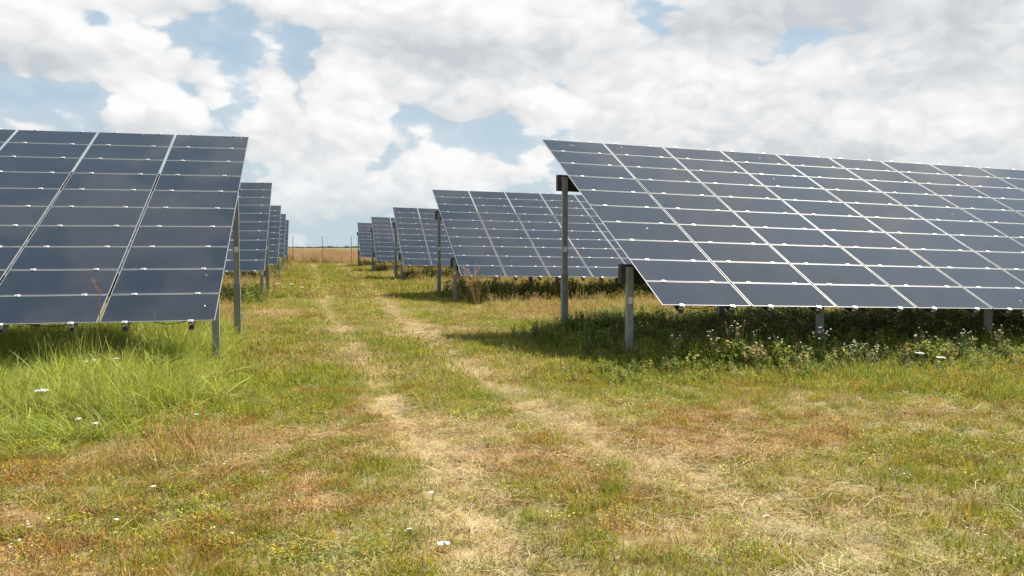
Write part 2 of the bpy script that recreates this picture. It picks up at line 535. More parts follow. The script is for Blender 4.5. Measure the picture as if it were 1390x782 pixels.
def build_ground():
    def axis(lo, hi, step, far):
        a = list(np.arange(lo, hi + 1e-6, step))
        s, p = step, hi
        while p < far:
            s *= 1.22; p += s; a.append(p)
        s, p = step, lo
        while p > -far:
            s *= 1.22; p -= s; a.insert(0, p)
        return np.array(a)
    xs, ys = axis(-6, 14, .14, 6000), axis(2, 24, .14, 6000)
    ys = np.unique(np.round(np.concatenate([ys, np.arange(76, 128, 1.5)]), 3))
    X, Y = np.meshgrid(xs, ys)
    Z = ground_z(X, Y)
    nx, ny = len(xs), len(ys)
    V = np.stack([X.ravel(), Y.ravel(), Z.ravel()], 1)
    i = np.arange(nx * ny).reshape(ny, nx)
    Fc = np.stack([i[:-1, :-1].ravel(), i[:-1, 1:].ravel(), i[1:, 1:].ravel(), i[1:, :-1].ravel()], 1)
    me = bpy.data.meshes.new('ground')
    me.from_pydata(V.tolist(), [], Fc.tolist())
    d, r, t = fields(X.ravel(), Y.ravel())
    for nme, val in (('dry', d), ('red', r)):
        a = me.attributes.new(nme, 'FLOAT', 'POINT')
        a.data.foreach_set('value', val.astype(np.float32))
    me.polygons.foreach_set('use_smooth', [True] * len(me.polygons))
    m, N, b = principled('ground_soil', (.2, .15, .08), .95, 0, .15)
    tc = N.node('ShaderNodeTexCoord')
    P = tc.outputs['Object']
    dr = N.node('ShaderNodeAttribute', attribute_name='dry').outputs['Fac']
    rd = N.node('ShaderNodeAttribute', attribute_name='red').outputs['Fac']
    n1 = N.noise(P, 7.0, 6, .65)
    n2 = N.noise(N.vm('MULTIPLY', P, (1, .35, 1)), 55, 4, .6)
    c = N.mix(N.smooth(dr, .2, .85), (.16, .145, .05, 1), (.38, .285, .145, 1))
    c = N.mix(N.m('MULTIPLY', rd, .7), c, (.23, .125, .06, 1))
    c = N.mix(N.smooth(n1, .3, .7, 0, .55), c, (.15, .105, .06, 1))
    c = N.mix(N.smooth(n2, .5, .72, 0, .75), c, (.48, .375, .20, 1))
    # open fields far away
    geo = N.node('ShaderNodeSeparateXYZ')
    N.put(geo.inputs[0], P)
    c = N.mix(N.smooth(geo.outputs[1], 72, 100), c, (.42, .30, .16, 1))
    c = N.mix(N.smooth(geo.outputs[1], 110, 180), c, (.13, .14, .07, 1))
    N.put(b.inputs['Base Color'], c)
    bp = N.node('ShaderNodeBump')
    bp.inputs['Strength'].default_value = .7
    bp.inputs['Distance'].default_value = .02
    N.put(bp.inputs['Height'], N.m('ADD', n1, N.m('MULTIPLY', n2, .5)))
    N.put(b.inputs['Normal'], bp.outputs[0])
    me.materials.append(m)
    return tag(link('ground', me), 'mown grassy ground with bleached wheel tracks running between the arrays', None, None, 'structure')
build_ground()

# ------------------------------------------------------------------ plants: tuft meshes
def blades_mesh(name, specs, mats):
    """specs: list of strips (points, widths, side vector, material slot)"""
    V, Fc, MI, RN = [], [], [], []
    for pts, wid, side, mi in specs:
        b = len(V)
        r = random.random()
        n = len(pts)
        for k, (p, w) in enumerate(zip(pts, wid)):
            if k == n - 1 and w < 1e-5:
                V.append(tuple(p))
            else:
                V.append(tuple(Vector(p) - side * w)); V.append(tuple(Vector(p) + side * w))
        for k in range(n - 1):
            i = b + 2 * k
            if k == n - 2 and wid[-1] < 1e-5:
                Fc.append((i, i + 1, i + 2))
            else:
                Fc.append((i, i + 1, i + 3, i + 2))
            MI.append(mi); RN.append(r)
    me = bpy.data.meshes.new(name)
    me.from_pydata(V, [], Fc)
    for m in mats: me.materials.append(m)
    me.polygons.foreach_set('material_index', MI)
    a = me.attributes.new('rnd', 'FLOAT', 'FACE')
    a.data.foreach_set('value', RN)
    return me


def strip_blade(base, az, h, lean, droop, w, seg=3, mi=0):
    """grass blade: rises leaning, then droops"""
    d = Vector((math.cos(az), math.sin(az), 0))
    side = Vector((-math.sin(az), math.cos(az), 0))
    tw = random.uniform(-.9, .9)
    side = (side * math.cos(tw) + d * math.sin(tw)).normalized()
    pts, ws = [], []
    ang = lean
    p = Vector(base)
    L = h / seg
    pts.append(p.copy()); ws.append(w * .7)
    for k in range(seg):
        p = p + (Vector((0, 0, 1)) * math.cos(ang) + d * math.sin(ang)) * L
        ang += droop / seg
        pts.append(p.copy())
        ws.append(0.0 if k == seg - 1 else w * (1 - .45 * k / seg))
    return (pts, ws, side, mi)


def leaf(base, az, L, elev, w, mi=0):
    d = Vector((math.cos(az) * math.cos(elev), math.sin(az) * math.cos(elev), math.sin(elev)))
    side = Vector((-math.sin(az), math.cos(az), random.uniform(-.35, .35))).normalized()
    b = Vector(base)
    sag = Vector((0, 0, -L * .25))
    return ([b, b + d * L * .35, b + d * L * .7 + sag * .4, b + d * L + sag], [w * .15, w, w * .8, 0.0], side, mi)


def disc_specs(c, r, mi, n=3):
    a = random.uniform(0, 6.28)
    s = []
    for k in range(n):
        t = a + k * math.pi / n
        d = Vector((math.cos(t), math.sin(t), random.uniform(-.2, .2)))
        side = Vector((-math.sin(t), math.cos(t), random.uniform(-.2, .2))).normalized()
        c_ = Vector(c)
        s.append(([c_ - d * r, c_ - d * r * .4, c_ + d * r * .4, c_ + d * r], [r * .15, r * .5, r * .5, r * .15], side, mi))
    return s


U = random.uniform


def k_short(n, h0, h1, rad, w, lean=.9):
    s = []
    for _ in range(n):
        a, q = U(0, 6.28), rad * math.sqrt(U(0, 1))
        s.append(strip_blade((math.cos(a) * q, math.sin(a) * q, -.01), U(0, 6.28), U(h0, h1), U(0, lean), U(0, 1.2), U(.7, 1.3) * w, 2))
    return s


def k_litter(n, l0, l1, rad, w):
    s = []
    for _ in range(n):
        a, q = U(0, 6.28), rad * math.sqrt(U(0, 1))
        az, L = U(0, 6.28), U(l0, l1)
        d = Vector((math.cos(az), math.sin(az), U(-.04, .16)))
        sd = Vector((-math.sin(az), math.cos(az), U(-.3, .3))).normalized()
        b = Vector((math.cos(a) * q, math.sin(a) * q, U(.008, .035)))
        mid = b + d * L * .5 + sd * U(-.15, .15) * L + Vector((0, 0, U(0, .012)))
        s.append(([b, mid, b + d * L], [w, w, w * .6], sd, 0))
    return s


def k_leafy(n, rad, L, h, flowers=0, fmi=1):
    s = []
    for _ in range(n):
        a, q = U(0, 6.28), rad * math.sqrt(U(0, 1))
        s.append(leaf((math.cos(a) * q, math.sin(a) * q, U(.0, h)), U(0, 6.28), U(.6, 1.2) * L, U(-.1, .9), L * U(.16, .26)))
    for _ in range(flowers):
        a, q = U(0, 6.28), rad * math.sqrt(U(0, 1))
        s += disc_specs((math.cos(a) * q, math.sin(a) * q, h + U(.01, .04)), U(.0035, .006), fmi, 2)
    return s


def k_tall(n, h0, h1, rad, w, droop=(.9, 2.3), seg=6):
    s = []
    for _ in range(n):
        a, q = U(0, 6.28), rad * math.sqrt(U(0, 1))
        s.append(strip_blade((math.cos(a) * q, math.sin(a) * q, -.02), U(0, 6.28), U(h0, h1), U(0, .55), U(*droop), w * U(.7, 1.3), seg))
    return s


def k_weed(h, stems, nl, L, heads=0, hmi=2):
    s = []
    for _ in range(stems):
        az, ln = U(0, 6.28), U(0, .28)
        b = Vector((U(-.07, .07), U(-.07, .07), -.02))
        d = Vector((math.cos(az) * math.sin(ln), math.sin(az) * math.sin(ln), math.cos(ln)))
        H = h * U(.7, 1.1)
        t = U(0, 3.14)
        sd = Vector((math.cos(t), math.sin(t), 0))
        s.append(([b, b + d * H * .5, b + d * H], [.0028, .0022, .0015], sd, 0))
        for k in range(nl):
            f = U(.08, .97)
            s.append(leaf(b + d * H * f, U(0, 6.28), L * U(.6, 1.25) * (1.15 - .55 * f), U(-.2, .8), L * U(.12, .22)))
        for _k in range(heads):
            s += disc_specs(b + d * H + Vector((U(-.05, .05), U(-.05, .05), U(-.05, .03))), U(.005, .009), hmi, 2)
    return s


def k_seed(n, h0, h1, rad, w):
    """dry stalks with feathery seed heads"""
    s = []
    for _ in range(n):
        a, q = U(0, 6.28), rad * math.sqrt(U(0, 1))
        H, az, ln = U(h0, h1), U(0, 6.28), U(0, .55)
        b = Vector((math.cos(a) * q, math.sin(a) * q, -.02))
        d = Vector((math.cos(az), math.sin(az), 0))
        sd = Vector((-math.sin(az), math.cos(az), 0))
        mid = b + Vector((0, 0, H * .55)) + d * H * math.sin(ln) * .4
        top = b + Vector((0, 0, H)) + d * H * math.sin(ln)
        s.append(([b, mid, top], [w, w * .8, w * .5], sd, 0))
        hd = (top - mid).normalized()
        for k in range(5):
            c = top - hd * H * .035 * k
            e = Vector((U(-1, 1), U(-1, 1), U(.4, 1.2))).normalized()
            s.append(([c, c + e * H * .03, c + e * H * .06], [w * .6, w * 1.6, 0.0], Vector((U(-1, 1), U(-1, 1), .1)).normalized(), 0))
    for _ in range(n):
        a, q = U(0, 6.28), rad * math.sqrt(U(0, 1))
        s.append(strip_blade((math.cos(a) * q, math.sin(a) * q, -.02), U(0, 6.28), U(h0, h1) * .7, U(0, .4), U(.5, 2.0), w * 1.3, 4))
    return s


PAL = {'straw': (.43, .325, .165), 'pale': (.49, .395, .245), 'green': (.150, .205, .030), 'ygreen': (.315, .315, .050),
       'olive': (.235, .220, .048), 'red': (.36, .175, .065), 'rust': (.27, .115, .045), 'dark': (.060, .095, .022),
       'lush': (.255, .300, .062), 'lush2': (.390, .400, .105), 'ochre': (.40, .27, .050), 'tan': (.50, .36, .17), 'pink': (.44, .31, .205)}


def pick_tints(p_list, names):
    """p_list: (n,k) weights -> rgb (n,3) with jitter"""
    P = np.clip(np.stack(p_list, 1), 1e-4, None)
    P = P / P.sum(1, keepdims=True)
    u = rng.random((len(P), 1))
    idx = (np.cumsum(P, 1) < u).sum(1).clip(0, P.shape[1] - 1)
    c = np.array([PAL[n] for n in names])[idx]
    # pull neighbours a little towards the local mean
    mean = P @ np.array([PAL[n] for n in names])
    c = c * .68 + mean * .32
    return c * rng.uniform(.86, 1.36, (len(c), 1)) * rng.uniform(.94, 1.06, (len(c), 3))


def sample(dens, dmin, dmax, amin=-30, amax=60, keep=None):
    """points in a ground sector round the camera; dens(d) per square metre"""
    P = []
    edges = np.geomspace(dmin, dmax, 26)
    for a, b in zip(edges[:-1], edges[1:]):
        area = .5 * (b * b - a * a) * R(amax - amin)
        n = rng.poisson(area * dens(.5 * (a + b)))
        d = np.sqrt(rng.uniform(a * a, b * b, n))
        t = R(1) * rng.uniform(amin, amax, n)
        P.append(np.stack([d * np.sin(t), d * np.cos(t)], 1))
    P = np.concatenate(P)
    if keep is not None:
        P = P[rng.random(len(P)) < keep(P[:, 0], P[:, 1])]
    return P


def scatter(name, label, cat, P, kinds, kidx, scl, tint, tilt=.12, zscl=None):
    src = bpy.data.collections.new(name + '_sources')
    for i, me in enumerate(kinds):
        o = bpy.data.objects.new('tuft_%03d' % i, me)
        src.objects.link(o)
    n = len(P)
    me = bpy.data.meshes.new(name)
    co = np.zeros((n, 3), np.float32)
    co[:, :2] = P
    co[:, 2] = ground_z(P[:, 0], P[:, 1])
    me.vertices.add(n)
    me.vertices.foreach_set('co', co.ravel())
    def att(nm, typ, val, key):
        a = me.attributes.new(nm, typ, 'POINT')
        a.data.foreach_set(key, np.ascontiguousarray(val).ravel())
    rot = np.stack([rng.normal(0, tilt, n), rng.normal(0, tilt, n), rng.uniform(0, 6.283, n)], 1).astype(np.float32)
    zs = scl if zscl is None else zscl
    att('rot', 'FLOAT_VECTOR', rot, 'vector')
    att('scl', 'FLOAT_VECTOR', np.stack([scl, scl, zs], 1).astype(np.float32), 'vector')
    att('pick', 'INT', np.asarray(kidx).astype(np.int32), 'value')
    att('tint', 'FLOAT_COLOR', np.concatenate([tint, np.ones((n, 1))], 1).astype(np.float32), 'color')
    o = link(name, me)
    g = bpy.data.node_groups.new(name + '_scatter', 'GeometryNodeTree')
    g.interface.new_socket('Geometry', in_out='INPUT', socket_type='NodeSocketGeometry')
    g.interface.new_socket('Geometry', in_out='OUTPUT', socket_type='NodeSocketGeometry')
    gi, go = g.nodes.new('NodeGroupInput'), g.nodes.new('NodeGroupOutput')
    ci = g.nodes.new('GeometryNodeCollectionInfo')
    ci.inputs['Collection'].default_value = src
    ci.inputs['Separate Children'].default_value = True
    ci.inputs['Reset Children'].default_value = True
    ip = g.nodes.new('GeometryNodeInstanceOnPoints')
    ip.inputs['Pick Instance'].default_value = True
    def na(nm, typ):
        k = g.nodes.new('GeometryNodeInputNamedAttribute')
        k.data_type = typ
        k.inputs['Name'].default_value = nm
        return k.outputs['Attribute']
    L = g.links.new
    L(gi.outputs[0], ip.inputs['Points'])
    L(ci.outputs[0], ip.inputs['Instance'])
    L(na('pick', 'INT'), ip.inputs['Instance Index'])
    L(na('rot', 'FLOAT_VECTOR'), ip.inputs['Rotation'])
    L(na('scl', 'FLOAT_VECTOR'), ip.inputs['Scale'])
    L(ip.outputs[0], go.inputs[0])
    md = o.modifiers.new('scatter', 'NODES')
    md.node_group = g
    return tag(o, label, cat, None, 'stuff')


BM = [M['blade'], M['yellow'], M['white']]


def make(name, n, fn):
    return [blades_mesh(name, fn(), BM) for _ in range(n)]


def build_vegetation():
    # ---- short mown grass, all over the lane
    near = make('short_tuft', 4, lambda: k_short(34, .035, .10, .085, .0019))
    mid = make('mown_tuft', 3, lambda: k_short(34, .045, .115, .17, .0038))
    far = make('far_tuft', 3, lambda: k_short(30, .06, .15, .32, .010, .7))
    P = sample(lambda d: 190 if d < 7 else 190 * (7 / d) ** 1.5, 2.8, 82)
    d = np.hypot(P[:, 0], P[:, 1])
    dry, red, tr = fields(P[:, 0], P[:, 1])
    ok = rng.random(len(P)) < (1 - .2 * tr) * (1 - .2 * sst(dry, .75, 1.0))
    P, d, dry, red, tr = P[ok], d[ok], dry[ok], red[ok], tr[ok]
    k = np.where(d < 9, rng.integers(0, 4, len(P)), np.where(d < 24, rng.integers(4, 7, len(P)), rng.integers(7, 10, len(P))))
    g = 1 - dry
    tint = pick_tints([dry * 1.05 * (1 - .4 * red), dry ** 2 * .5 * (1 - red) + tr * .25, g * g * 1.0, g * 1.2, (g * dry) * 2.1, red * .85 * (dry + .3), red * .45, .18 + .30 * fbm(P[:, 0], P[:, 1], 1.2, 77)],
                      ['straw', 'pale', 'green', 'ygreen', 'olive', 'red', 'rust', 'ochre'])
    scl = rng.uniform(.75, 1.25, len(P))
    zs = scl * (.55 + .55 * g + .5 * between(P[:, 0], P[:, 1])) * (1 - .35 * tr)
    scatter('mown_grass', 'short patchy mown grass, straw coloured and yellow green, covering the lane', 'grass', P, near + mid + far, k, scl, tint, .15, zs)

    # ---- cut hay lying on the ground
    lit = make('straw_bits', 4, lambda: k_litter(26, .06, .22, .14, .0013))
    lit2 = make('straw_heap', 2, lambda: k_litter(26, .15, .45, .28, .0028))
    P = sample(lambda d: 46 if d < 7 else 46 * (7 / d) ** 1.6, 2.8, 45, keep=lambda x, y: np.clip(fields(x, y)[0] * 1.2 - .25, .03, 1) * (1 - weedy_right(x, y)) * (1 - lush_left(x, y)))
    d = np.hypot(P[:, 0], P[:, 1])
    dry, red, tr = fields(P[:, 0], P[:, 1])
    k = np.where(d < 11, rng.integers(0, 4, len(P)), rng.integers(4, 6, len(P)))
    tint = pick_tints([dry, dry * .9 + tr * .4, red * .7, .15 + 0 * dry], ['straw', 'pale', 'red', 'olive'])
    scatter('cut_straw', 'pale cut straw lying loose over the mown lane', 'straw', P, lit + lit2, k, rng.uniform(.7, 1.3, len(P)), tint, .05)

    # ---- low leafy weeds with tiny yellow and white blooms
    lf = make('leafy_weed', 3, lambda: k_leafy(44, .085, .019, .055)) + make('yellow_weed', 2, lambda: k_leafy(36, .085, .019, .05, 9, 1)) + \
        make('white_weed', 1, lambda: k_leafy(36, .085, .019, .06, 4, 2))
    P = sample(lambda d: 85 if d < 8 else 85 * (8 / d) ** 1.5, 2.8, 40,
               keep=lambda x, y: np.clip((fbm(x, y, .8, 91) - .36) * 2.6 + .35 * sst(x, .4, -.2) * sst(y, 6.6, 5.8) + .75 * sst(x, 2.4, 3.2) * sst(y, 6.6, 7.6) * (1 - sst(y, 9.5, 10)), .02, 1)
               * (1 - .8 * tracks(x, y)) * (1 - .6 * lush_left(x, y)))
    d = np.hypot(P[:, 0], P[:, 1])
    dry, red, tr = fields(P[:, 0], P[:, 1])
    yel = np.clip((fbm(P[:, 0], P[:, 1], 1.4, 95) - .36) * 2.2, .06, .55)
    u = rng.random(len(P))
    k = np.where(u < yel, rng.integers(3, 5, len(P)), np.where(u > .97, 5, rng.integers(0, 3, len(P))))
    g = 1 - dry
    tint = pick_tints([g + .2, g * .8 + .1, .25 + 0 * g, red * 1.2, red * .7, dry * .35], ['green', 'ygreen', 'olive', 'red', 'rust', 'straw'])
    scatter('low_weeds', 'low leafy weeds with specks of yellow bloom among the mown grass', 'weeds', P, lf, k, rng.uniform(.6, 1.35, len(P)) * np.where(d > 14, 1.5, 1.0), tint, .2)

    # ---- tall lush grass by the nearest left array
    tg = make('tall_tuft', 5, lambda: k_tall(32, .20, .60, .12, .0019, (.05, .8)) + k_tall(5, .3, .62, .12, .0024, (1.0, 2.0)) + k_seed(2, .3, .55, .1, .0018)) + make('tall_sparse', 2, lambda: k_tall(12, .45, .75, .12, .0042, (.6, 1.8)))
    A = rng.uniform((-13, 6.2), (-.4, 15.5), (15000, 2))
    lu = lush_left(A[:, 0], A[:, 1])
    A = A[(rng.random(len(A)) < lu) & (A[:, 0] > -8 - 0.3 * A[:, 1])]
    lu = lush_left(A[:, 0], A[:, 1])
    n = fbm(A[:, 0], A[:, 1], .8, 101)
    tint = pick_tints([.6 + 0 * n, n * 2.4, .25 + 0 * n, .45 + .9 * (1 - lu)], ['lush', 'lush2', 'green', 'ygreen'])
    hs = (.26 + .60 * n) * (.25 + .75 * lu) * (.6 + .4 * sst(A[:, 1], 6.6, 8.4)) * np.where(rng.random(len(A)) < .06, 1.6, 1.0)
    k = np.where(rng.random(len(A)) < .87, rng.integers(0, 5, len(A)), rng.integers(5, 7, len(A)))
    sc_ = rng.uniform(.65, 1.25, len(A))
    scatter('tall_grass', 'tall lush green grass arching at the foot of the nearest left array', 'grass', A, tg, k, sc_, tint, .22, sc_ * hs * 1.15)

    # ---- rank weeds under the arrays
    wd = make('rank_weed', 5, lambda: k_weed(.42, 5, 16, .085)) + make('flowery_weed', 2, lambda: k_weed(.46, 5, 12, .07, 3, 2)) + \
        make('weed_grass', 3, lambda: k_tall(18, .2, .5, .12, .003, (.4, 1.5), 4)) + make('weed_stalks', 2, lambda: k_seed(6, .3, .55, .12, .0026))
    A = rng.uniform((1.5, 8.2), (19, 15.0), (14500, 2))
    A = A[rng.random(len(A)) < weedy_right(A[:, 0], A[:, 1])]
    B = rng.uniform((-14, 20.5), (22, 66), (36000, 2))
    B = B[(rng.random(len(B)) < under_far(B[:, 0], B[:, 1]) * .95)]
    C_ = rng.uniform((2.4, 7.2), (15, 9.5), (3900, 2))
    C_ = C_[rng.random(len(C_)) < sst(C_[:, 0], 2.4, 4) * sst(C_[:, 1], 7.4, 9.0) * .8]
    nA, nB, nC = len(A), len(B), len(C_)
    P = np.concatenate([A, B, C_])
    n = fbm(P[:, 0], P[:, 1], .9, 111)
    isC = np.arange(len(P)) >= nA + nB
    isB = (np.arange(len(P)) >= nA) & ~isC
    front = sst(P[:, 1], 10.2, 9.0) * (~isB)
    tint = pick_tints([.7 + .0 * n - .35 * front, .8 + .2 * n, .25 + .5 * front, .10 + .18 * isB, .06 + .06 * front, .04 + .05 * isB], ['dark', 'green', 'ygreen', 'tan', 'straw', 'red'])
    u = rng.random(len(P))
    k = np.where(u < .55, rng.integers(0, 5, len(P)), np.where(u < .575, rng.integers(5, 7, len(P)), np.where(u < .92, rng.integers(7, 10, len(P)), rng.integers(10, 12, len(P)))))
    k = np.where(isC & (k > 6), rng.integers(0, 5, len(P)), k)
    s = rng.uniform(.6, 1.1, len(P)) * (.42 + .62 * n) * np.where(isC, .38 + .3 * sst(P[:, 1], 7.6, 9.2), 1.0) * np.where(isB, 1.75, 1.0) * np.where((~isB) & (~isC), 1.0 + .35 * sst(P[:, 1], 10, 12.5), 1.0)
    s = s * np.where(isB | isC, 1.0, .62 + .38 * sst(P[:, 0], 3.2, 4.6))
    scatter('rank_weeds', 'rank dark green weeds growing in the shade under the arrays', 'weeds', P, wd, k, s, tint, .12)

    # ---- rough tan grass between the rows and around the left posts
    sd = make('rough_tuft', 5, lambda: k_seed(14, .14, .34, .16, .0028)) + make('rough_green', 2, lambda: k_tall(20, .1, .3, .16, .004, (.3, 1.5), 3))
    P = sample(lambda d: 14 * (16 / max(d, 16)) ** .9, 14, 76, -26, 52, keep=lambda x, y: between(x, y) * .95)
    Q = np.stack([rng.normal(-1.0, .30, 70), rng.normal(6.25, .22, 70)], 1)
    P = np.concatenate([P, Q])
    d = np.hypot(P[:, 0], P[:, 1])
    n = fbm(P[:, 0], P[:, 1], 1.5, 121)
    tint = pick_tints([.7 + 0 * n, .5 + 0 * n, .5 * n, .75 * (1 - n), .25 + 0 * n], ['tan', 'straw', 'red', 'ygreen', 'green'])
    k = np.where(rng.random(len(P)) < .72, rng.integers(0, 5, len(P)), rng.integers(5, 7, len(P)))
    s = rng.uniform(.7, 1.25, len(P)) * np.where(d > 30, 1.35, 1.0)
    s = np.where((P[:, 1] < 8), s * rng.uniform(.35, .85, len(P)), s)
    scatter('rough_grass', 'rough tan grass gone to seed between the array rows', 'grass', P, sd, k, s, tint, .3)

    # ---- the dry reddish field beyond the fence
    fd = make('field_clump', 5, lambda: k_seed(26, .75, 1.35, .5, .011))
    A = rng.uniform((-45, 74.5), (75, 104), (19000, 2))
    A = A[(A[:, 1] > 74.5 + 2.0 * fbm(A[:, 0], A[:, 1], 3, 131)) & (np.abs(np.arctan2(A[:, 0], A[:, 1]) - R(14)) < R(38))]
    n = fbm(A[:, 0], A[:, 1], 5, 141)
    fr = sst(A[:, 1], 80, 75)
    tint = pick_tints([.45 + .5 * fr, 1.1 - .3 * fr, .4 * n, .45 * n], ['tan', 'pink', 'rust', 'olive'])
    s = rng.uniform(.55, 1.05, len(A)) * (.62 + .55 * n)
    s = s * np.interp(A[:, 1], [75, 82, 92, 104], [.85, .7, .42, .38])
    scatter('dry_field', 'field of tall reddish dry grass beyond the wire fence', 'field', A, fd, rng.integers(0, 5, len(A)), s, tint, .08)


build_vegetation()


# ------------------------------------------------------------------ far tree line
def build_treeline():
    b = MB()
    r_ = random.Random(3)
    x = -900.0
    while x < 1500:
        az = math.atan2(x, 1300)
        big = 1.0 if x > 60 else .55
        h = r_.uniform(2.0, 3.6) * big * (1.5 if r_.random() < .25 and x > 0 else 1.0)
        w = r_.uniform(4, 9)
        y = 1300 + r_.uniform(-40, 40)
        # a lumpy crown: three rings and a tip, radius jittered
        n = 7
        rings = []
        for zf, rf in ((0, .75), (.35, 1.0), (.7, .75), (.95, .3)):
            rings.append([(x + w * rf * math.cos(2 * math.pi * k / n) * r_.uniform(.75, 1.2), y + w * rf * math.sin(2 * math.pi * k / n) * r_.uniform(.75, 1.2), h * zf * r_.uniform(.85, 1.15) * 1.0) for k in range(n)])
        V = [p for q in rings for p in q]
        Fs = [(i * n + k, i * n + (k + 1) % n, (i + 1) * n + (k + 1) % n, (i + 1) * n + k) for i in range(3) for k in range(n)] + [tuple(range(3 * n, 4 * n))]
        b.add(V, Fs)
        x += w * r_.uniform(.7, 1.1)
    me = b.mesh('far_treeline', M['far'])
    tag(link('far_treeline', me), 'thin dark line of far trees on the flat horizon', 'treeline', None, 'stuff')
build_treeline()


# ------------------------------------------------------------------ wire fence at the end of the lane
def build_fence():
    Y = 74.3
    f = empty('wire_fence', (0.8, Y, 0), 'thin wire fence on tall slim posts across the end of the lane', 'fence')
    b = MB()
    L = [(-.025, -.025), (.025, -.025), (.025, -.019), (-.019, -.019), (-.019, .025), (-.025, .025)]   # steel angle
    b.prism(L, -.4, 2.42)
    me = b.mesh('post', M['fencepost'])
    xs = [.8 + 2.55 * k for k in range(-7, 12)]
    for i, x in enumerate(xs):
        link('post', me, f, Matrix.Translation((x - .8, 0, 0)) @ Matrix.Rotation(random.uniform(-.012, .012), 4, 'Y'))
    for z in (.5, 1.1, 1.7, 2.3):
        w = MB()
        pts = []
        for i, x in enumerate(xs):
            pts.append((x - .8, -.04, z))
            if i < len(xs) - 1: pts.append((x - .8 + 1.27, -.04, z - .02))
        w.tube(pts, .003, 4)
        link('wire', w.mesh('wire', M['wire']), f)
build_fence()


# ------------------------------------------------------------------ solar arrays
TILT = R(26.364)
MW, MHH, GX, GY = 1.2, .6, .025, .012
CWD, RHT = MW + GX, MHH + GY
NROW = 10


def module_mesh():
    b = MB()
    w, h, t, r = MW / 2, MHH / 2, .007, .0085
    # pane with a pale edge band round the dark cell area
    o = [(-w, -h), (w, -h), (w, h), (-w, h)]
    i = [(-w + r, -h + r), (w - r, -h + r), (w - r, h - r), (-w + r, h - r)]
    V = [(x, y, 0) for x, y in o] + [(x, y, t) for x, y in o] + [(x, y, t) for x, y in i]
    b.add(V, [(3, 2, 1, 0)], 1)
    b.add(V, [(0, 1, 5, 4), (1, 2, 6, 5), (2, 3, 7, 6), (3, 0, 4, 7)], 1)
    b.add(V, [(4, 5, 9, 8), (5, 6, 10, 9), (6, 7, 11, 10), (7, 4, 8, 11)], 1)
    b.add(V, [(8, 9, 10, 11)], 0)
    me = bpy.data.meshes.new('solar_module')
    me.from_pydata(b.v, [], b.f)
    me.materials.append(M['glass']); me.materials.append(M['rim'])
    me.polygons.foreach_set('material_index', b.mi)
    bm = bmesh.new(); bm.from_mesh(me)
    bmesh.ops.remove_doubles(bm, verts=bm.verts, dist=1e-5)
    bmesh.ops.recalc_face_normals(bm, faces=bm.faces)
    bm.to_mesh(me); bm.free()
    return me


def clamp_mesh():
    b = MB()
    b.box(-.029, .029, -.021, .021, .0085, .0135)
    b.box(-.029, .029, -.0045, .0045, -.05, .0085)
    b.box(-.012, .012, -.010, .010, .0135, .0185)
    return b.mesh('clamp', M['clamp'], .0015)


MOD, CLAMP = module_mesh(), clamp_mesh()


def rafter_mesh(v0, v1):
    # C channel, open to one side; local x = across, y = up the slope, z = normal
    b = MB()
    b.box(.024, .028, v0, v1, -.095, -.006)
    b.box(-.028, .024, v0, v1, -.010, -.006)
    b.box(-.028, .024, v0, v1, -.095, -.091)
    b.box(-.028, -.025, v0, v1, -.091, -.078)
    b.box(-.028, -.025, v0, v1, -.023, -.010)
    return b.mesh('rafter', M['channel'])


RAFT = rafter_mesh(-.03, NROW * RHT - .10)


def post_profile(w, d, t):
    return [(-w / 2, -d / 2), (w / 2, -d / 2), (w / 2, -d / 2 + t), (-w / 2 + t, -d / 2 + t), (-w / 2 + t, d / 2 - t), (w / 2, d / 2 - t), (w / 2, d / 2), (-w / 2, d / 2)]


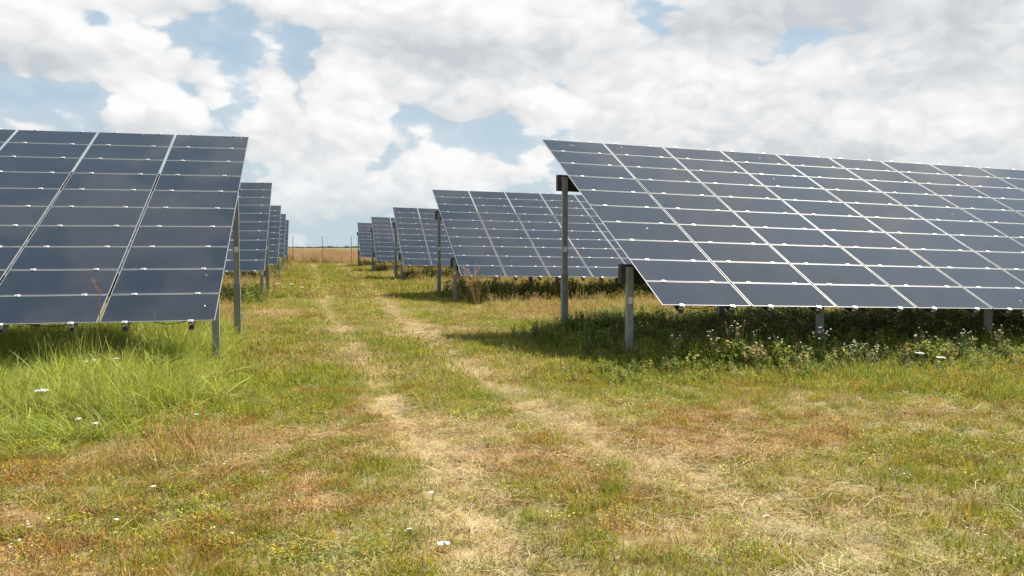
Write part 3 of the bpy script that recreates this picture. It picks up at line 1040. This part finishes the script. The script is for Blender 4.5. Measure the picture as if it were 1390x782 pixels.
def solar_array(origin, slope, side, ncol, first_post, label, seed, pile_top=.95, cable=False, droppings=(), yaw=0.0, dtilt=0.0):
    r_ = random.Random(seed)
    x0, y0, z0 = origin
    base = empty('solar_array', (x0, y0, 0), label, 'solar array', 'solar arrays lining the mown lane')
    a = Vector((math.cos(slope) * math.cos(yaw), math.cos(slope) * math.sin(yaw), math.sin(slope)))
    b = Vector((0, math.cos(TILT + dtilt), math.sin(TILT + dtilt)))
    n = a.cross(b).normalized()
    b = n.cross(a).normalized()
    O = Vector((0, 0, z0))
    def frame(u, v, w=0.0):
        p = O + a * u + b * v + n * w
        return Matrix(((a.x, b.x, n.x, p.x), (a.y, b.y, n.y, p.y), (a.z, b.z, n.z, p.z), (0, 0, 0, 1)))
    cells = [(c, r) for c in range(ncol) for r in range(NROW)]
    for idx, (c, r) in enumerate(cells):
        if idx >= 100: break
        u = side * (c * CWD + MW / 2)
        v = r * RHT + MHH / 2
        jit = Matrix.Rotation(r_.gauss(0, .0011), 4, 'X') @ Matrix.Rotation(r_.gauss(0, .0010), 4, 'Y') @ Matrix.Rotation(r_.gauss(0, .0007), 4, 'Z')
        mo = link('solar_module', MOD, base, frame(u, v, r_.uniform(0, .002)) @ jit)
        for sx in (-1, 1):
            link('clamp', CLAMP, mo, Matrix.Translation((sx * .345 + r_.uniform(-.006, .006), -MHH / 2 - GY / 2, 0)))
            if r == NROW - 1:
                link('clamp', CLAMP, mo, Matrix.Translation((sx * .345, MHH / 2 + GY / 2, 0)))
        for (dc, dr, dx, dy, sz) in droppings:
            if (dc, dr) == (c, r):
                q = MB()
                k = 9
                ring = [(sz[0] * math.cos(2 * math.pi * i / k) * r_.uniform(.6, 1.2), sz[1] * math.sin(2 * math.pi * i / k) * r_.uniform(.6, 1.2), .0075) for i in range(k)]
                ca, sa = math.cos(sz[2]), math.sin(sz[2])
                ring = [(x * ca - y * sa, x * sa + y * ca, z) for x, y, z in ring]
                q.add(ring + [(0, 0, .0105)], [(i, (i + 1) % k, k) for i in range(k)])
                link('bird_dropping', q.mesh('bird_dropping', M['dropping']), mo, Matrix.Translation((dx, dy, 0)))
    if len(cells) > 100:
        q = MB()
        for (c, r) in cells[100:]:
            T = frame(side * (c * CWD + MW / 2), r * RHT + MHH / 2)
            q.add([T @ Vector((x, y, z)) for x, y, z in [tuple(vv.co) for vv in MOD.vertices]], [tuple(p.vertices) for p in MOD.polygons])
            q.mi[-len(MOD.polygons):] = [p.material_index for p in MOD.polygons]
        o = link('module_group', q.mesh('module_group', [M['glass'], M['rim']]), base)
        o['kind'] = 'stuff'
    length = ncol * CWD
    # rafters, two to each column of modules
    for c in range(ncol):
        for sx in (-1, 1):
            link('rafter', RAFT, base, frame(side * (c * CWD + MW / 2) + sx * .345, 0))
    # beams along the row on their posts
    for s_pos, hb in ((1.25, .27), (4.55, .27)):
        T = frame(0, s_pos, -.235)
        c0 = T.to_translation()
        q = MB()
        u0, u1 = (-.08 if side > 0 else (.05 if s_pos > 3 else .10)), length + .1
        # upright rectangular section along a
        sec = [(-.055, -.135), (.055, -.135), (.055, .135), (-.055, .135)]
        V = []
        for u in (u0, u1):
            for yy, zz in sec:
                V.append(c0 + a * (side * u) + Vector((0, yy, zz)))
        q.add(V, [(0, 1, 2, 3), (7, 6, 5, 4)] + [(i, (i + 1) % 4, 4 + (i + 1) % 4, 4 + i) for i in range(4)])
        link('beam', q.mesh('beam', M['beam'], .004), base)
        back = s_pos > 3
        k = 0
        u = first_post
        while u < length:
            p = c0 + a * (side * u)
            ztop = p.z + .10
            ph = MB()
            px = post_profile(.088, .075, .006)
            if side < 0: px = [(-x, y) for x, y in px][::-1]
            yb = p.y - .055 - .040
            zb = pile_top - .25 if back else -.5
            ph.prism(px, zb, ztop)
            po = link('post', ph.mesh('post', M['galv']), base, Matrix.Translation((p.x, yb, 0)))
            if back:
                pl = MB()
                pp = post_profile(.104, .095, .007)
                if side < 0: pp = [(-x, y) for x, y in pp][::-1]
                pl.prism(pp, -.6, pile_top)
                link('pile', pl.mesh('pile', M['galv2']), po)
                bo = MB()
                for zz in (pile_top - .06, pile_top - .18):
                    bo.tube([(0, -.062, zz), (0, -.0476, zz)], .012, 6)
                    link('bolt', bo.mesh('bolt', M['galv']), po); bo = MB()
            if k == 0:
                pt = MB()
                zz = 1.46 if back else .78
                pt.box(-.03, .03, -.042, -.0385, zz - .045, zz + .045)
                link('label_plate', pt.mesh('label_plate', M['plate']), po)
            k += 1
            u += 2.95
    if cable:
        c = 0
        for i in range(int(length / 1.225)):
            u = i * 1.225 + .5
            q = MB()
            pts = []
            L_ = r_.uniform(.5, .8)
            for k in range(9):
                t = k / 8
                sag = -.01 - .055 * r_.uniform(.9, 1.1) * math.sin(math.pi * t)
                pts.append(O + a * (side * (u + L_ * (t - .5))) + b * .12 + n * -.03 + Vector((0, 0, sag)))
            q.tube(pts, .005, 5)
            link('cable', q.mesh('cable', M['cable'], smooth=True), base)
    return base


H = CAM_H
solar_array((-1.091, 9.686, -.836 + H), R(0), -1, 6, .12, 'nearest solar array on the left of the lane, its foot in tall green grass', 11, .90, True,
            [(0, 9, .47, .22, (.012, .008, 0)), (0, 1, .40, .15, (.010, .008, 0)), (1, 9, .1, .25, (.012, .007, .3)), (0, 0, .46, .02, (.011, .014, 0)), (0, 5, .05, .08, (.007, .006, 0))], R(-.12), R(.61))
solar_array((4.113, 9.107, -.71 + H), R(-1.63), 1, 12, .03, 'nearest and largest solar array on the right, two brown beam ends beside the lane', 12, 1.05, True,
            [(0, 9, -.08, .06, (.075, .008, -.45)), (1, 9, -.30, .13, (.02, .012, 0)), (0, 3, .05, .12, (.028, .012, .2)), (3, 9, .1, 0, (.02, .01, .5)), (3, 7, -.2, .1, (.018, .010, 1.2)), (5, 5, .2, 0, (.014, .01, 0))], R(.54), R(-.19))
LEFT = [((-1.25, 22.2, -.63 + H), 'second solar array on the left, a narrow strip behind the nearest one'),
        ((-1.45, 35.24, -.73 + H), 'third solar array on the left, only one slim column of it showing'),
        ((-1.64, 48.41, -.62 + H), 'fourth solar array on the left, a thin sliver between its neighbours'),
        ((-1.81, 60.98, -.61 + H), 'farthest solar array on the left, a last sliver near the fence')]
RIGHT = [((3.772, 20.994, -.767 + H), -1.03, 9, 'second solar array on the right, with a dry grass clump at its corner'),
         ((3.715, 34.517, -.78 + H), -1.63, 6, 'third solar array on the right, two columns showing behind a post'),
         ((3.53, 47.142, -.80 + H), -1.63, 5, 'fourth solar array on the right, little more than one column showing'),
         ((3.385, 60.976, -.765 + H), -1.68, 4, 'farthest solar array on the right, smallest one beside the fence')]
for i, (o, lb) in enumerate(LEFT):
    solar_array(o, R(.45), -1, 5, .13, lb, 20 + i, .88)
for i, (o, s, nc, lb) in enumerate(RIGHT):
    solar_array(o, R(s), 1, nc, .02, lb, 30 + i, 1.0, yaw=R(.22) if i == 0 else 0.0, dtilt=R(-.85) if i == 0 else 0.0)


# ------------------------------------------------------------------ flowers and single plants
def gz(x, y):
    return float(ground_z(np.array([x]), np.array([y]))[0])


def bindweed(x, y, h, r, label, group='white blooms in the mown grass'):
    o = empty('white_flower', (x, y, gz(x, y)), label, 'flower', group)
    s = MB()
    lx, ly = U(-.02, .02), U(-.02, .02)
    s.tube([(0, 0, -.02), (lx * .6, ly * .6, h * .6), (lx, ly, h)], .0014, 5)
    link('stem', s.mesh('stem', M['stemgreen']), o)
    f = MB()
    n = 10
    rings = []
    for rr, zz in ((.10, 0), (.35, .25), (.8, .5), (1.0, .48)):
        rings.append([(lx + r * rr * math.cos(2 * math.pi * k / n) * U(.93, 1.07), ly + r * rr * math.sin(2 * math.pi * k / n) * U(.93, 1.07), h + r * zz) for k in range(n)])
    V = [p for q in rings for p in q]
    f.add(V, [(i * n + k, i * n + (k + 1) % n, (i + 1) * n + (k + 1) % n, (i + 1) * n + k) for i in range(3) for k in range(n)] + [tuple(range(n))])
    bo = link('bloom', f.mesh('bloom', M['petal'], smooth=True), o)
    bo.rotation_euler = (U(-.2, .2) - .25, U(-.2, .2), 0)
    return o


for x, y, h, r, lb in [
    (-.99, 5.12, .07, .022, 'left of two white funnel blooms close together in the left foreground'),
    (-.945, 5.11, .08, .025, 'right, rounder one of two white funnel blooms close together in the left foreground'),
    (.65, 4.64, .08, .024, 'white bloom beside the left wheel track in the centre foreground'),
    (.54, 4.56, .06, .015, 'very small white bloom just left of a larger one by the left wheel track'),
    (.45, 4.11, .06, .020, 'white bloom low in the grass, left of the crumpled white scrap'),
    (-1.13, 4.93, .07, .018, 'small white bloom nearer the camera than the pair of white blooms'),
    (-1.29, 4.46, .06, .022, 'white bloom nearest the bottom left corner of the picture'),
    (-1.42, 4.55, .06, .019, 'white bloom at the very left of the mown foreground'),
    (-1.68, 5.31, .08, .021, 'white bloom at the left picture edge below the tall grass'),
    (-1.03, 4.55, .07, .016, 'small white bloom alone in brown weeds of the left foreground'),
    (.09, 7.15, .06, .018, 'left of two small white blooms left of the wheel track, beyond the foreground'),
    (.21, 7.21, .06, .016, 'right of two small white blooms left of the wheel track, beyond the foreground'),
    (2.05, 8.9, .07, .02, 'white bloom in the lane by the right wheel track before the big array shadow'),
    (3.1, 9.3, .10, .035, 'broad white bloom at the sunlit edge of the big array shadow'),
    (5.15, 6.95, .07, .024, 'white bloom in brown grass before the nearest right array'),
    (5.75, 7.25, .07, .02, 'white bloom at the front of the green strip before the nearest right array'),
    (7.1, 6.7, .07, .02, 'white bloom in the dry grass at the far right'),
]:
    bindweed(x, y, h, r * .7, lb)


def umbel(x, y, h, r, label, tilt=0.0, nflo=26):
    o = empty('wild_carrot', (x, y, gz(x, y)), label, 'flower', 'wild carrots with flat white heads')
    s = MB()
    lx, ly = U(-.05, .05), U(-.05, .05)
    s.tube([(0, 0, -.02), (lx * .5, ly * .5, h * .55), (lx, ly, h - r * .5)], .003, 5, r1=.002)
    for k in range(9):
        t = k * 2.4
        q = r * .8 * math.sqrt((k + .5) / 9)
        s.tube([(lx, ly, h - r * .5), (lx + q * math.cos(t), ly + q * math.sin(t), h - .004)], .0009, 4)
    link('stem', s.mesh('stem', M['stemgreen']), o)
    f = MB()
    for k in range(nflo):
        t, q = k * 2.4, r * math.sqrt((k + .5) / nflo)
        cx, cy, cz = lx + q * math.cos(t), ly + q * math.sin(t), h + U(-.004, .006) - .15 * q * q / r
        rr = r * U(.13, .2)
        ring = [(cx + rr * math.cos(i * 1.047) * U(.8, 1.2), cy + rr * math.sin(i * 1.047) * U(.8, 1.2), cz + U(-.002, .002)) for i in range(6)]
        f.add(ring + [(cx, cy, cz + rr * .5), (cx, cy, cz - rr * .4)], [(i, (i + 1) % 6, 6) for i in range(6)] + [((i + 1) % 6, i, 7) for i in range(6)])
    link('umbel', f.mesh('umbel', M['petal']), o)
    l = MB()
    for k in range(5):
        sp = leaf((lx * .3, ly * .3, h * U(.1, .6)), U(0, 6.28), U(.08, .14), U(0, .7), .012)
        pts, ws, sd, _ = sp
        V = []
        for p, w in zip(pts, ws):
            w = max(w, .001)
            V += [Vector(p) - sd * w, Vector(p) + sd * w]
        l.add(V, [(2 * i, 2 * i + 1, 2 * i + 3, 2 * i + 2) for i in range(3)])
    link('leaves', l.mesh('leaves', M['leaf']), o)
    return o


for x, y, h, r, lb in [
    (-2.27, 7.55, .30, .050, 'large flat white umbel in the tall green grass at the left edge'),
    (-2.18, 9.0, .34, .032, 'middle white umbel of the small bunch in the tall grass under the left array'),
    (-2.30, 9.05, .32, .028, 'left white umbel of the small bunch in the tall grass under the left array'),
    (-2.02, 9.1, .33, .028, 'right white umbel of the small bunch in the tall grass under the left array'),
    (-1.75, 6.75, .20, .022, 'white umbel at the front edge of the tall grass, left one of two'),
    (-1.66, 6.72, .17, .024, 'white umbel at the front edge of the tall grass, right one of two'),
    (-.95, 6.9, .16, .020, 'lone white umbel at the right corner of the tall grass patch'),
    (7.2, 8.35, .22, .055, 'broad white umbel, left of a pair on the bright green strip by the right array'),
    (7.42, 8.28, .17, .055, 'broad white umbel, right of a pair on the bright green strip by the right array'),
    (-.95, 24.2, .45, .055, 'white umbel on the lane edge by the second left array, left of its bunch'),
    (-.62, 24.6, .42, .06, 'white umbel on the lane edge by the second left array, middle of its bunch'),
    (-.35, 24.4, .33, .055, 'white umbel on the lane edge by the second left array, right of its bunch'),
]:
    umbel(x, y, h, r, lb)


def daisy_weed(x, y, h, nst, label, dry=False, spread=.16):
    """bushy weed with many small pale heads"""
    o = empty('flowering_weed', (x, y, gz(x, y)), label, 'plant', 'flowering weeds along the front of the nearest right array')
    s, l = MB(), MB()
    heads = []
    for k in range(nst):
        t = U(0, 6.28)
        q = spread * math.sqrt(U(0, 1))
        top = Vector((q * math.cos(t), q * math.sin(t), h * U(.75, 1.05)))
        mid = top * .55 + Vector((U(-.02, .02), U(-.02, .02), 0))
        s.tube([(top.x * .15, top.y * .15, -.02), mid, top], .0026, 4, r1=.0014)
        heads.append(top)
        for _ in range(2):
            br = mid.lerp(top, U(.3, .7))
            e = br + Vector((U(-.06, .06), U(-.06, .06), U(.05, .11)))
            s.tube([br, e], .0013, 4)
            heads.append(e)
        for _ in range(6):
            f = U(.12, .9)
            c = Vector((top.x * .15, top.y * .15, 0)).lerp(mid, min(1, f * 1.8)) if f < .55 else mid.lerp(top, (f - .55) / .45)
            pts, ws, sd, _m = leaf(c, U(0, 6.28), U(.05, .10), U(0, .9), U(.007, .013))
            V = []
            for p, w in zip(pts, ws):
                w = max(w, .0008)
                V += [Vector(p) - sd * w, Vector(p) + sd * w]
            l.add(V, [(2 * i, 2 * i + 1, 2 * i + 3, 2 * i + 2) for i in range(3)])
    link('stem', s.mesh('stem', M['strawstem'] if dry else M['stemgreen']), o)
    link('leaves', l.mesh('leaves', M['leaf']), o)
    for c in heads:
        if U(0, 1) < .35: continue
        f = MB()
        n = 8
        r = U(.007, .014) * (1.15 if dry else 1.0)
        tilt = Vector((U(-.5, .5), U(-.8, .2), 1)).normalized()
        e1 = tilt.orthogonal().normalized()
        e2 = tilt.cross(e1)
        ring = [c + (e1 * math.cos(i * 2 * math.pi / n) + e2 * math.sin(i * 2 * math.pi / n)) * r * U(.8, 1.15) for i in range(n)]
        f.add(ring + [c + tilt * r * .45, c - tilt * r * .8], [(i, (i + 1) % n, n) for i in range(n)] + [((i + 1) % n, i, n + 1) for i in range(n)])
        link('flower_head', f.mesh('flower_head', M['dryhead'] if U(0, 1) < (.8 if dry else .35) else M['petal']), o)
    return o


for x, y, h, n_, dry, lb in [
    (4.72, 9.30, .46, 3, True, 'faded tan flowering weed, leftmost tall one near the front post'),
    (4.98, 9.35, .60, 6, True, 'tallest faded flowering weed, bushy, right of the front post of the big array'),
    (5.16, 9.25, .52, 3, False, 'white flowering weed leaning against the tallest faded weed'),
    (5.55, 9.25, .46, 3, False, 'slim white flowering weed between the tallest faded weed and the middle bush'),
    (5.72, 9.15, .34, 3, False, 'short white flowering weed left of the middle white bush'),
    (6.18, 9.25, .50, 5, False, 'white flowering weed standing high against the dark shade, left of the second front post'),
    (6.42, 9.05, .34, 6, False, 'dense low white flowering bush before the second front post'),
    (6.72, 9.0, .30, 5, True, 'low tan flowering weed just right of the dense white bush'),
    (7.55, 9.15, .44, 4, False, 'white flowering weed with flat bright top right of the second front post'),
    (8.15, 9.2, .44, 4, False, 'paired white heads on a weed near the middle of the right dark shade'),
    (8.75, 9.2, .48, 4, True, 'tan reddish seeding weed before the third front post'),
    (9.35, 9.3, .78, 1, False, 'single tall green stalk with white top beside the third front post'),
    (9.75, 9.2, .50, 6, False, 'big white flowering bush at the right picture edge'),
    (10.1, 9.25, .45, 5, True, 'tan white flowering bush at the extreme right edge'),
    (4.3, 9.55, .40, 4, False, 'white speckled weed right at the foot of the front post'),
]:
    daisy_weed(x, y - .42, h, n_, lb, dry)


def dry_clump(x, y, h, n_, label, r=.14):
    o = empty('dry_grass_clump', (x, y, gz(x, y)), label, 'dry grass')
    st, hd = MB(), MB()
    for k in range(n_):
        t, q = U(0, 6.28), r * math.sqrt(U(0, 1))
        b0 = Vector((q * math.cos(t) * .4, q * math.sin(t) * .4, -.02))
        top = Vector((q * math.cos(t) * 2.0 - .1, q * math.sin(t) * 2.0, h * U(.75, 1.05)))
        mid = b0.lerp(top, .55) + Vector((0, 0, h * .06))
        st.tube([b0, mid, top], .004, 4, r1=.002)
        d = (top - mid).normalized()
        for j in range(6):
            c = top - d * .03 * j
            e = (d + Vector((U(-.6, .6), U(-.6, .6), U(-.2, .4)))).normalized()
            sd = e.orthogonal().normalized()
            hd.add([c, c + e * .03 + sd * .006, c + e * .07, c + e * .03 - sd * .006], [(0, 1, 2, 3)])
    link('stalks', st.mesh('stalks', M['strawstem']), o)
    link('seed_heads', hd.mesh('seed_heads', M['strawstem']), o)


dry_clump(4.12, 20.6, 1.02, 26, 'tall dry straw coloured grass clump at the corner of the second right array')

# reddish dry stalk growing up through the gap of the nearest left array
def gap_stalk():
    x, y = -2.305, 9.72
    o = empty('dry_stalk', (x, y, gz(x, y)), 'reddish dry grass stalk poking up through the gap between two left modules', 'dry stalk')
    s = MB()
    s.tube([(0, 0, -.02), (-.01, 0, .4), (.012, .02, .80), (.02, -.01, .98), (-.02, -.04, 1.13)], .006, 5, r1=.002)
    s.tube([(.018, -.005, .9), (-.06, -.06, .955), (-.14, -.08, .93), (-.17, -.08, .86)], .003, 4, r1=.0012)
    link('stalk', s.mesh('stalk', M['redstem']), o)
    h = MB()
    for k in range(22):
        f = k / 21
        c = Vector((.02, -.01, .98)).lerp(Vector((-.02, -.04, 1.13)), f)
        e = Vector((U(-.7, .7), U(-.7, .3), U(.2, 1))).normalized()
        sd = e.orthogonal().normalized()
        h.add([c, c + e * .02 + sd * .004, c + e * .05, c + e * .02 - sd * .004], [(0, 1, 2, 3)])
    link('seed_head', h.mesh('seed_head', M['redstem']), o)
gap_stalk()


def scrap(x, y, s, label):
    m = MB()
    n = 7
    g = [[Vector(((i / (n - 1) - .5) * s * 1.5 + U(-.1, .1) * s, (j / (n - 1) - .5) * s + U(-.1, .1) * s, .02 + s * .35 * U(0, 1) * (1 - abs(i / (n - 1) - .5)))) for i in range(n)] for j in range(n)]
    V = [p for r_ in g for p in r_]
    m.add(V, [(j * n + i, j * n + i + 1, (j + 1) * n + i + 1, (j + 1) * n + i) for j in range(n - 1) for i in range(n - 1)])
    me = m.mesh('paper_scrap', M['paper'])
    o = link('paper_scrap', me)
    o.location = (x, y, gz(x, y) + .02)
    so_ = o.modifiers.new('thickness', 'SOLIDIFY')
    so_.thickness = .001
    tag(o, label, 'litter')


scrap(.62, 3.98, .040, 'crumpled white scrap lying in the centre foreground grass')
scrap(2.42, 3.95, .022, 'small pale scrap lying on bare straw in the right foreground')
